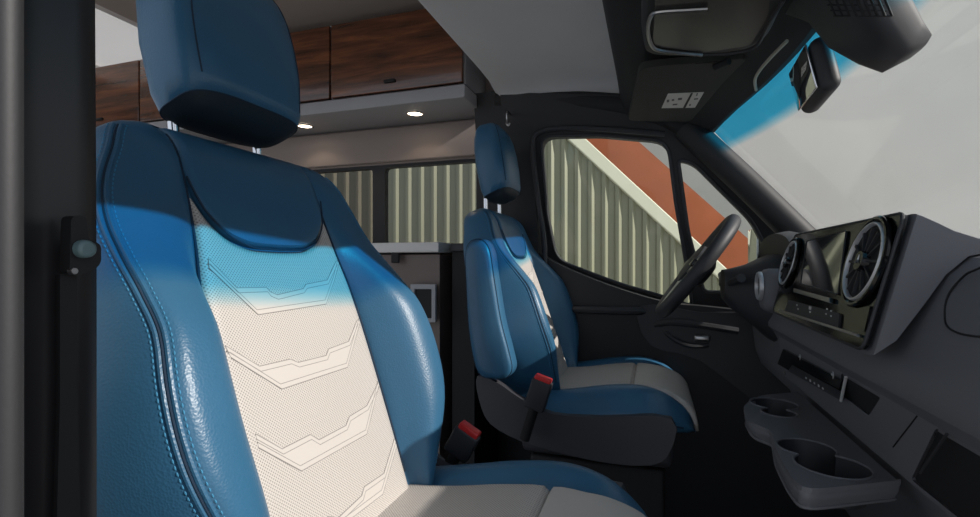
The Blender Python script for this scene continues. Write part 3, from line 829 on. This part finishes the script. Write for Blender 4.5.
# headrest
def headrest(root):
    HT = math.radians(9)
    c0 = Vector((SX - .203, SY - .009, .303))
    tabs = [(-.108, .070, .020), (-.106, .090, .036), (-.098, .104, .048), (-.08, .112, .054), (-.03, .119, .057), (.02, .117, .056), (.06, .110, .052), (.085, .100, .045), (.101, .084, .035), (.108, .062, .022), (.110, .03, .010)]
    rg = []
    for z, wy, wx in tabs:
        ring_ = []
        for k in range(48):
            t = 2 * math.pi * k / 48
            cx, cy = math.cos(t), math.sin(t)
            ex = 2 / 3.6
            px = .90 * wx * math.copysign(abs(cx) ** ex, cx); py = .925 * wy * math.copysign(abs(cy) ** ex, cy)
            zz = z
            if z < -.06: zz = z - .024 * max(0, (.045 - px) / .1) * min(1, (-.06 - z) / .03)          # the underside drops to the rear
            ring_.append(c0 + Vector((px * math.cos(HT) - zz * math.sin(HT), py, zz * math.cos(HT) + px * math.sin(HT))))
        rg.append(ring_)
    hr = MB().loft(rg[2:]).build('headrest', M['leather'], root, angle=70)
    MB().loft(rg[:3]).build('headrest_shaded_base', M['underside'], hr, angle=70)  # bottom rings split off to carry the darker, shaded colour
    for k in (6, 42):
        path = spline([r[k] for r in rg[3:-2]], 4)
        sgn = 1 if k == 6 else -1
        MB().tube(path, .0010, seg=6).build('seam', M['seam'], hr)
        st = MB()
        for off in (Vector((-.006, sgn*.001, 0)), Vector((.001, -sgn*.006, 0))):
            s_ = stitches(path, lambda i: off, 1.0)
            me = bpy.data.meshes.new('tmp'); s_.bm.to_mesh(me); s_.bm.free(); st.bm.from_mesh(me); bpy.data.meshes.remove(me)
        st.build('stitching', M['thread'], hr)
    MB().tube(rg[2], .0009, seg=6, closed=True).build('seam', M['seam'], hr)
    for sy in (-.07, .07):
        p1 = c0 + Vector((-.016, sy, -.10)); p0 = S(sy, .48, -.066)
        MB().tube(spline([p0, p0.lerp(p1, .6), p1], 5), .0065, seg=12).build('headrest_post', M['chrome'], root)
        MB().cyl(S(sy, .512, -.064), S(sy, .532, -.066), .013, .010).build('post_collar', M['trim'], root)
    return hr
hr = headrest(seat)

# cushion
ZC = [(-.08, -.362), (0, -.357), (.1, -.349), (.2, -.336), (.3, -.328), (.38, -.333), (.43, -.346), (.462, -.362), (.482, -.384), (.49, -.403)]
CW = [(-.08, .22), (0, .25), (.1, .262), (.3, .265), (.40, .255), (.45, .24), (.475, .225), (.49, .20)]
CB = [(-.08, .5), (0, .8), (.12, 1), (.32, 1), (.40, .7), (.45, .3), (.49, 0)]
ZBt = [(-.08, -.41), (.40, -.408), (.46, -.408), (.49, -.408)]
def C(x, y, z): return Vector((SX + x, SY + y, z))
KX = .755
ZC, CW, CB, ZBt = ([(x * KX if x > 0 else x, v) for x, v in t] for t in (ZC, CW, CB, ZBt))
def cring(x):
    zc, w, B, zb = (smooth_table(t, x) for t in (ZC, CW, CB, ZBt))
    ci = .150
    D = zc - zb
    half = [(0, zc - .007), (ci - .012, zc - .007), (ci, zc - .012), (ci + .010, zc + .004*B), (ci + .045, zc + .024*B), (w - .035, zc + .016*B - .002), (w - .008, zc - .12*D - .008), (w + .002, zc - .45*D), (w - .006, zc - .8*D), (w - .035, zb), (w * .4, zb)]
    pts = half + [(-a, f) for a, f in reversed(half[1:])]
    pts.insert(len(half), (0, zb))
    return spline([Vector((a, f, 0)) for a, f in pts], 4, True)
xs_ = [-.08 + (.08 + .49 * KX) * (1 - (1 - i / 36) ** 1.4) for i in range(37)]
crings = [[C(x, p.x, p.y) for p in cring(x)] for x in xs_]
cu = MB().loft(crings).build('cushion', M['leather'], seat, angle=60)
def cpanel(x0, x1, name, m_, wid):
    rows, uvs = [], []
    for i in range(27):
        t = i / 26; x = x0 + (x1 - x0) * t; r_, u_ = [], []
        for j in range(29):
            s = -1 + 2 * j / 28
            w_ = wid(x)
            e = max(0, (abs(s) - .92) / .08) ** 2; e2 = max(0, (abs(2*t - 1) - .93) / .07) ** 2
            y = s * w_
            r_.append(C(x, y, smooth_table(ZC, x) + .004 - .012 * e - .010 * e2)); u_.append((y, x))
        rows.append(r_); uvs.append(u_)
    return MB().grid(rows, uvs).build(name, m_, seat, solid=-.012)
cp1 = cpanel(-.05, .292 * KX, 'cushion_insert', M['perf'], lambda x: .149)
cpanel(.300 * KX, .487 * KX, 'thigh_support', M['cream'], lambda x: .150 + .03 * max(0, (x - .36 * KX) / .11))
m = MB()
for xx, wv in ((.05, .012), (.12, .012), (.18, .012)):
    for dx_ in (0, .006):
        ln_ = [(-.14, xx + .05), (-.07, xx), (-.01, xx + .006), (.0, xx + wv), (.07, xx), (.14, xx + .05)]
        m.tube([C(x + dx_, y, smooth_table(ZC, x) + .005) for y, x in ln_], .0007, seg=6)
m.build('thread_line', M['greyline'], cp1)
for sgn in (-1, 1):
    MB().tube([C(x, sgn * (smooth_table(CW, x) + .001), smooth_table(ZC, x) - .62 * (smooth_table(ZC, x) - smooth_table(ZBt, x))) for x in [-.06 + .40 * k / 40 for k in range(41)]], .0022, seg=6).build('seam', M['seam'], cu)
# base: plastic valance, side shields, box
MB().rbox(C(.13, 0, -.453), (.38, .46, .09), .02).build('base_valance', M['shield'], seat)
MB().rbox(C(.13, 0, -.678), (.34, .42, .345), .01).build('seat_box', M['black'], seat)
YS = 1.205
DXS, DYS = .088, .945
sh = [atY(u, v, YS) - Vector((DXS, DYS, 0)) for u, v in ((477, 376), (498, 383), (520, 398), (552, 414), (600, 417), (672, 419), (668, 456), (645, 466), (600, 462), (560, 453), (520, 441), (490, 424), (479, 400))]
sh = spline(sh, 3, True)
MB().prism([sh], (0, .022, 0)).build('side_shield', M['shield'], seat, bevel=.006)
MB().prism([[Vector((p.x, 2 * SY - p.y, p.z)) for p in sh]], (0, -.022, 0)).build('side_shield', M['shield'], seat, bevel=.006)

# driver's seat: a copy, moved forward and across, headrest pulled up
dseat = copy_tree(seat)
dseat.name = 'driver_seat'
dseat.location += Vector((DXS, DYS, 0))
tag(dseat, 'blue and white seat with folded armrest, facing the steering wheel', 'seat')
for ch in dseat.children:
    if ch.name.startswith('headrest') and 'post' not in ch.name: ch.location += Vector((.010, 0, .018))
    if ch.name.startswith('headrest_post'): ch.location += Vector((.010, 0, .016))
def SD(a, h, f): return S(a, h, f) + Vector((DXS, DYS, 0))
# folded armrest on the inner side of the driver's backrest
arm_out = [(.065, -.09), (.058, -.06), (.075, -.035), (.12, -.028), (.20, -.022), (.30, -.005), (.38, .008), (.412, -.012), (.40, -.05), (.30, -.085), (.18, -.118), (.09, -.125)]
arm_out = spline([Vector((h, f, 0)) for h, f in arm_out], 5, True)
ac = sum(arm_out, Vector()) / len(arm_out)
rg = []
for a, s in ((-.268, .9), (-.274, 1.0), (-.300, 1.0), (-.318, .97), (-.326, .88), (-.329, .7)):
    rg.append([SD(a, ac.x + (p.x - ac.x) * (1 - (1 - s) * .35), ac.y + (p.y - ac.y) * s) for p in arm_out])
ar = MB().loft(rg).build('armrest', M['leather'], dseat, angle=60)
MB().tube(rg[3], .0014, seg=6, closed=True).build('seam', M['seam'], ar)
st = stitches(rg[3], lambda i: Vector((0, .006, 0)), 1.0)
st.build('stitching', M['thread'], ar)

def buckle(root, base, top, w, t, lab):
    base, top = Vector(base), Vector(top); d = (top - base).normalized()
    a = Vector((1, 0, 0)); a = (a - d * a.dot(d)).normalized(); b = d.cross(a)
    R = Matrix((a, b, d)).transposed(); L = (top - base).length
    bk_ = MB().rbox(base + d * L * .70, (w, t, L * .60), .005, rot=R).build('belt_buckle', M['plastic'], root)
    MB().tube([base - d*.03, base + d * L * .45], .012, seg=10).build('buckle_stem', M['belt'], bk_)
    MB().rbox(base + d * (L + .002), (w * .82, t * .85, .014), .003, rot=R).build('release_button', M['red'], bk_)
    return bk_
buckle(seat, atY(447, 470, .85), atY(469, 431, .85), .050, .026, 0)
buckle(dseat, atY(528, 428, 1.165), atY(543, 380, 1.165), .050, .028, 0)
MB().prism([[atY(420, 472, .835), atY(433, 455, .835), atY(452, 474, .835), atY(440, 482, .835)]], (0, .02, 0)).build('hinge_cover', M['dash'], seat, bevel=.003)

# ------------------------------------------------------------------ near B-pillar with belt
pil = []
for z, dx, dy in ((-.86, -.004, -.002), (-.30, .0, .0), (0.0, .0, .0), (.35, -.006, .002), (.70, -.03, .01)):
    sec = [(-.315, .204), (-.302, .197), (-.298, .184), (-.3035, .172), (-.302, .158), (-.292, .148), (-.285, .132), (-.30, .05), (-.46, .05), (-.50, .204)]
    pil.append([Vector((x + dx, y + dy, z)) for x, y in sec])
struct(MB().loft(pil).build('trim_5', M['pillar'], angle=50))
struct(MB().tube([Vector((-.284, .146, -.86)), Vector((-.284, .146, .0)), Vector((-.288, .148, .35)), Vector((-.31, .158, .70))], .0065, seg=10).build('trim_6', M['trim']))
belt = empty('seat_belt', (-.30, .19, -.80), 'black seat belt strap hanging down the pillar by the open door', 'seat belt')
XB = -.292
strap = [atX(60, 275, XB), atX(60, 400, XB), atX(57, 517, XB), atX(55, 560, XB)]
strap2 = [atX(77, 275, XB), atX(78, 400, XB), atX(80, 517, XB), atX(81, 560, XB)]
m = MB(); m.loft([[a, b, b + Vector((-.003, 0, 0)), a + Vector((-.003, 0, 0))] for a, b in zip(strap, strap2)]); m.build('strap', M['black'], belt, smooth=False)
m = MB().prism([round_poly([atX(61, 216, XB), atX(76, 216, XB), atX(78, 240, XB), atX(91, 244, XB), atX(91, 264, XB), atX(78, 274, XB), atX(59, 274, XB)], .003)], (.008, 0, 0)); m.build('height_adjuster', M['black'], belt, bevel=.002)
kc = atX(81, 249, XB + .008)
MB().cyl(kc, kc + Vector((.006, 0, 0)), .0050, .0044, seg=28).build('adjuster_knob', M['knob'], belt, bevel=.0015)
bc = atX(71, 271, XB + .006)
MB().cyl(bc, bc + Vector((.003, 0, 0)), .0019, .0016, seg=14).build('bolt', M['satin'], belt)

# ------------------------------------------------------------------ living area: overhead cabinets, spots, kitchen unit
YK = 1.53
zc0, zc1 = .607, .874
g1, g2, xend = atY(330, 95, YK).x, atY(139, 95, YK).x, -.60
def cabinet(x0, x1, label, hu):
    t = empty('overhead_cabinet', ((x0+x1)/2, YK + .1, .552), label, 'cabinet', 'wood-fronted overhead cabinets')
    m = MB().box(((x0+x1)/2, YK + .122, .745), (abs(x1-x0), .205, .275)); m.build('carcass', M['shelf'], t, smooth=False)
    dr = MB().rbox(((x0+x1)/2, YK + .009, (zc0+zc1)/2), (abs(x1-x0) - .008, .018, zc1 - zc0), .003).build('door', M['wood'], t)
    MB().rbox((hu, YK - .003, .640), (.045, .012, .012), .004).build('handle', M['black'], dr)
    return t
cabinet(g1, xend, 'walnut overhead cabinet nearest the cab, above the two lit spots', atY(390, 78, YK).x)
cabinet(g2, g1, 'walnut overhead cabinet behind the near headrest', (g1+g2)/2)
cabinet(g2 - .96, g2, 'walnut overhead cabinet beside the door pillar, at the rear', atY(100, 112, YK).x)
sf = MB().rbox((-1.85, YK + .11, .573), (2.52, .245, .045), .004).build('cabinet_shelf', M['shelf'])
tag(sf, 'pale grey underside shelf running below the walnut overhead cabinets', 'shelf')
for u, v, lab in ((415, 113, 'round lit ceiling spot under the nearest walnut cabinet, closer to the cab'), (305, 125.5, 'round lit ceiling spot under the shelf beside the near headrest')):
    c = atZ(u, v, .549)
    sp = empty('spot_lamp', c, lab, 'lamp', 'recessed spot lamps')
    MB().ring_frame(c, (0, 1, 0), (1, 0, 0), .034, .026, .006, seg=32).build('bezel', M['chrome'], sp)
    MB().cyl(c + Vector((0, 0, .002)), c + Vector((0, 0, -.002)), .026).build('lens', M['lamp'], sp)
    ld = bpy.data.lights.new('spot_light', 'SPOT'); ld.energy = 0.35; ld.spot_size = math.radians(120); ld.color = (1, .82, .6); ld.shadow_soft_size = .02
    lo = bpy.data.objects.new('spot_light', ld); lo.location = c + Vector((0, 0, H - .012)); COL.objects.link(lo)
# warm felt valance between shelf and window
vl = MB().rbox((-1.95, YW - .012, .475), (2.7, .02, .135), .006).build('window_valance', M['greige'])
tag(vl, 'greige felt panel between the spot lamp shelf and the rear side window', 'panel')
# kitchen unit under the window
YKu = 1.40
kx = atY(437, 245, YKu).x
ku = empty('kitchen_unit', (kx - .55, YKu + .16, -.85), 'brown kitchen unit with white worktop behind the near seat', 'kitchen unit')
MB().box((kx - .60, YKu + .17, -.41), (1.2, .30, .88)).build('cabinet_body', M['brown'], ku, smooth=False)
MB().rbox((kx - .60, YKu + .16, .052), (1.22, .34, .032), .004).build('worktop', M['counter'], ku)
fr = [atY(412, 284, YKu), atY(437, 284, YKu), atY(437, 322, YKu), atY(412, 322, YKu)]
fi = [atY(416, 289, YKu), atY(433, 289, YKu), atY(433, 318, YKu), atY(416, 318, YKu)]
nf_ = MB().prism([fr, fi], (0, -.012, 0)).build('vent_frame', M['shelf'], ku, smooth=False, bevel=.002)
MB().prism([fi], (0, -.004, 0)).build('vent_panel', M['black'], nf_, smooth=False)
MB().rbox(atY(396, 256, YKu) + Vector((0, -.004, 0)), (.028, .008, .045), .003).build('socket', M['black'], ku)
YQ = 1.44
bx0, bx1 = kx + .014, -.535
bxp = empty('side_cupboard', ((bx0+bx1)/2, YQ + .14, -.85), 'black cupboard between the brown kitchen unit and the driver seat', 'cupboard')
MB().box(((bx0+bx1)/2 + .01, YQ + .15, -.405), (bx1-bx0-.012, .28, .89)).build('cupboard_body', M['black'], bxp, smooth=False)
MB().rbox(((bx0+bx1)/2 + .01, YQ + .145, .052), (bx1-bx0-.008, .30, .026), .004).build('cupboard_top', M['plastic'], bxp)
# small hook on the driver-side pillar
hc_ = atY(507, 120, 1.585)
hk = MB().tube(spline([hc_ + Vector((0, .045, .03)), hc_ + Vector((0, .0, .028)), hc_, hc_ + Vector((0, -.004, -.014)), hc_ + Vector((.006, -.004, -.02)), hc_ + Vector((.010, -.004, -.012))], 5), .0032, seg=8).build('coat_hook', M['satin'])
tag(hk, 'small metal hook hanging on the dark pillar above the driver seat headrest', 'hook')

# ------------------------------------------------------------------ overhead: console, visor, mirror, sensor pod
con = empty('overhead_console', (.09, .90, .40), 'black overhead console with a glossy lens in a silver rim, above the visor', 'console')
Zc = lambda u, v, z=.405: atZ(u, v, z)
co = [Zc(645, 56), Zc(700, 58), Zc(752, 50), Zc(768, 38), Zc(787, 0), Zc(812, -60), Zc(640, -70), Zc(643, -10), Zc(641, 30)]
co = round_poly(co, [.03, .02, .03, .03, .03, .03, .03, .03, .03], 5)
cc_ = sum(co, Vector()) / len(co)
rg = [[p + (cc_ - p) * s + Vector((0, 0, dz)) for p in co] for s, dz in ((.0, .07), (.0, .012), (.015, .004), (.05, .0), (.09, .0))]
MB().loft(rg).build('console_body', M['plastic'], con, angle=50)
ln_ = round_poly([Zc(652, 50, .400), Zc(700, 53, .400), Zc(750, 46, .400), Zc(768, 16, .400), Zc(772, -30, .400), Zc(655, -30, .400), Zc(655, 10, .400)], .015)
MB().prism([ln_], (0, 0, .008)).build('lens', M['smoke'], con, bevel=.002)
rim_ = [Zc(707, 9, .397), Zc(690, 10, .397), Zc(660, 12, .397), Zc(651, 16, .397), Zc(648, 30, .397), Zc(651, 44, .397), Zc(658, 50, .397), Zc(680, 53, .397), Zc(702, 55, .397)]
MB().tube(spline(rim_, 5), [.0035] * (8 * 5 + 1), seg=8).build('silver_rim', M['satin'], con)
MB().tube(spline([Zc(702, 55, .399), Zc(735, 53, .399), Zc(756, 46, .399), Zc(768, 25, .399), Zc(784, 0, .399)], 5), .003, seg=8).build('trim_bead', M['plastic'], con)

vis = empty('sun_visor', (.05, 1.3, .415), 'charcoal sun visor with a white warning sticker above the far door', 'sun visor')
ZV = .432
vo = round_poly([atZ(628, 121, ZV), atZ(640, 68, ZV), atZ(748, 58, ZV), atZ(722, 84, ZV), atZ(690, 122, ZV)], [.03, .03, .02, .02, .03], 5)
MB().prism([vo], (0, 0, .016)).build('visor_panel', M['visor'], vis, bevel=.006)
stk = MB().prism([[atZ(661.5, 108, ZV-.0005), atZ(668, 93.5, ZV-.0005), atZ(704, 92, ZV-.0005), atZ(695, 107.5, ZV-.0005)]], (0, 0, -.0006)).build('warning_sticker', M['sticker'], vis, smooth=False)
m = MB()
for u, v, a, b in ((668, 101, .006, .02), (673, 100, .006, .014), (680, 99, .010, .016), (675, 104.5, .012, .010), (690, 105, .004, .016), (697, 94.5, .003, .02), (696, 99, .010, .010)):
    MB().box(atZ(u, v, ZV - .0014), (a, b, .0006)).build('pictogram', M['ink'], stk, smooth=False)
MB().prism([[atZ(683, 107.6, ZV-.0012), atZ(691, 93, ZV-.0012), atZ(693, 93, ZV-.0012), atZ(685.5, 107.6, ZV-.0012)]], (0, 0, -.0006)).build('sticker_divider', M['visor'], stk, smooth=False)
MB().tube([atZ(715, 67, ZV - .004), atZ(729, 61, ZV - .004)], .008, seg=10).build('visor_clip', M['black'], vis)

cb = MB().tube(spline([atZ(756, 90, .424), atZ(755, 80, .424), atZ(760, 70, .424), atZ(772, 56, .424), atZ(787, 41, .424)], 5), .0035, seg=8).build('antenna_cable', M['beige'])
tag(cb, 'thin beige cable along the windscreen edge beside the mirror', 'cable')

mir = empty('rear_view_mirror', (.26, .95, .30), 'black rear view mirror seen nearly edge-on, hanging at the windscreen', 'mirror')
mc = Vector((.254, .985, .322))
mrot = Matrix.Rotation(math.radians(-3), 3, 'Z') @ Matrix.Rotation(math.radians(-12), 3, 'Y')
MB().rbox(mc + Vector((.012, 0, 0)), (.032, .15, .090), .015, rot=mrot, seg=5).build('mirror_shell', M['plastic'], mir)
MB().rbox(mc + mrot @ Vector((-.0075, 0, .0)), (.004, .132, .074), .0018, rot=mrot).build('mirror_glass', M['mirrorglass'], mir)
MB().tube([mc + Vector((.02, -.01, .02)), mc + Vector((.03, .005, .06)), Vector((.30, 1.0, .412))], [.011, .010, .016]).build('mirror_arm', M['trim'], mir)

pod = empty('sensor_housing', (.32, .82, .31), 'dark camera and sensor housing with a grille at the windscreen top', 'sensor housing')
# a wedge lying under the glass, from the header towards the passenger side
secs = []
for t, x, z, y0, y1, th in ((0, .215, .428, .70, .93, .02), (.2, .25, .415, .72, .895, .045), (.45, .285, .392, .745, .895, .065), (.7, .322, .358, .775, .89, .062), (.88, .345, .330, .80, .885, .05), (1, .358, .312, .815, .87, .018)):
    ymid, hw = (y0 + y1) / 2, (y1 - y0) / 2
    r_ = []
    for k in range(28):
        a = 2 * math.pi * k / 28; c_, s_ = math.cos(a), math.sin(a)
        yy = ymid + hw * math.copysign(abs(c_) ** .5, c_); zz = (th / 2) * math.copysign(abs(s_) ** .6, s_)
        r_.append(Vector((x - .5 * (th/2 - zz) , yy, z - th / 2 + zz)))
    secs.append(r_)
podm = MB().loft(secs)
from mathutils.bvhtree import BVHTree
pod_tree = BVHTree.FromBMesh(podm.bm)
podm.build('housing', M['plastic'], pod, angle=55)
m = MB()
def on_pod(u, v):
    r = (FW + RX * ((u - CU) / FPX) + Vector((0, 0, 1)) * ((CV - v) / FPX)).normalized()
    h_ = pod_tree.ray_cast(Vector((0, 0, 0)), r)[0]
    return h_
for k in range(9):
    pts_ = [on_pod(826 + k*7 + j*2.5, -8 + j*6) for j in range(5)]
    pts_ = [p for p in pts_ if p]
    if len(pts_) > 1: m.tube(pts_, .0016, seg=6)
for k in range(5):
    pts_ = [on_pod(822 + k*3 + j*14, -6 + k*5.5) for j in range(5)]
    pts_ = [p for p in pts_ if p]
    if len(pts_) > 1: m.tube(pts_, .0012, seg=6)
m.build('grille', M['black'], pod)

# door mirror seen through the quarter light
dm = empty('door_mirror', (.37, 1.95, -.05), 'dark door mirror outside the small quarter window', 'mirror')
mc2 = atY(757, 258, 1.98)
MB().rbox(mc2 + Vector((.05, .07, .02)), (.10, .20, .22), .04, seg=5).build('mirror_housing', M['trim'], dm)
MB().rbox(mc2 + Vector((-.001, .07, .02)), (.006, .17, .18), .002).build('mirror_glass', M['mirrorglass'], dm)
MB().tube([mc2 + Vector((.05, .0, -.06)), mc2 + Vector((.05, -.17, -.10))], .025, seg=10).build('mirror_arm', M['trim'], dm)
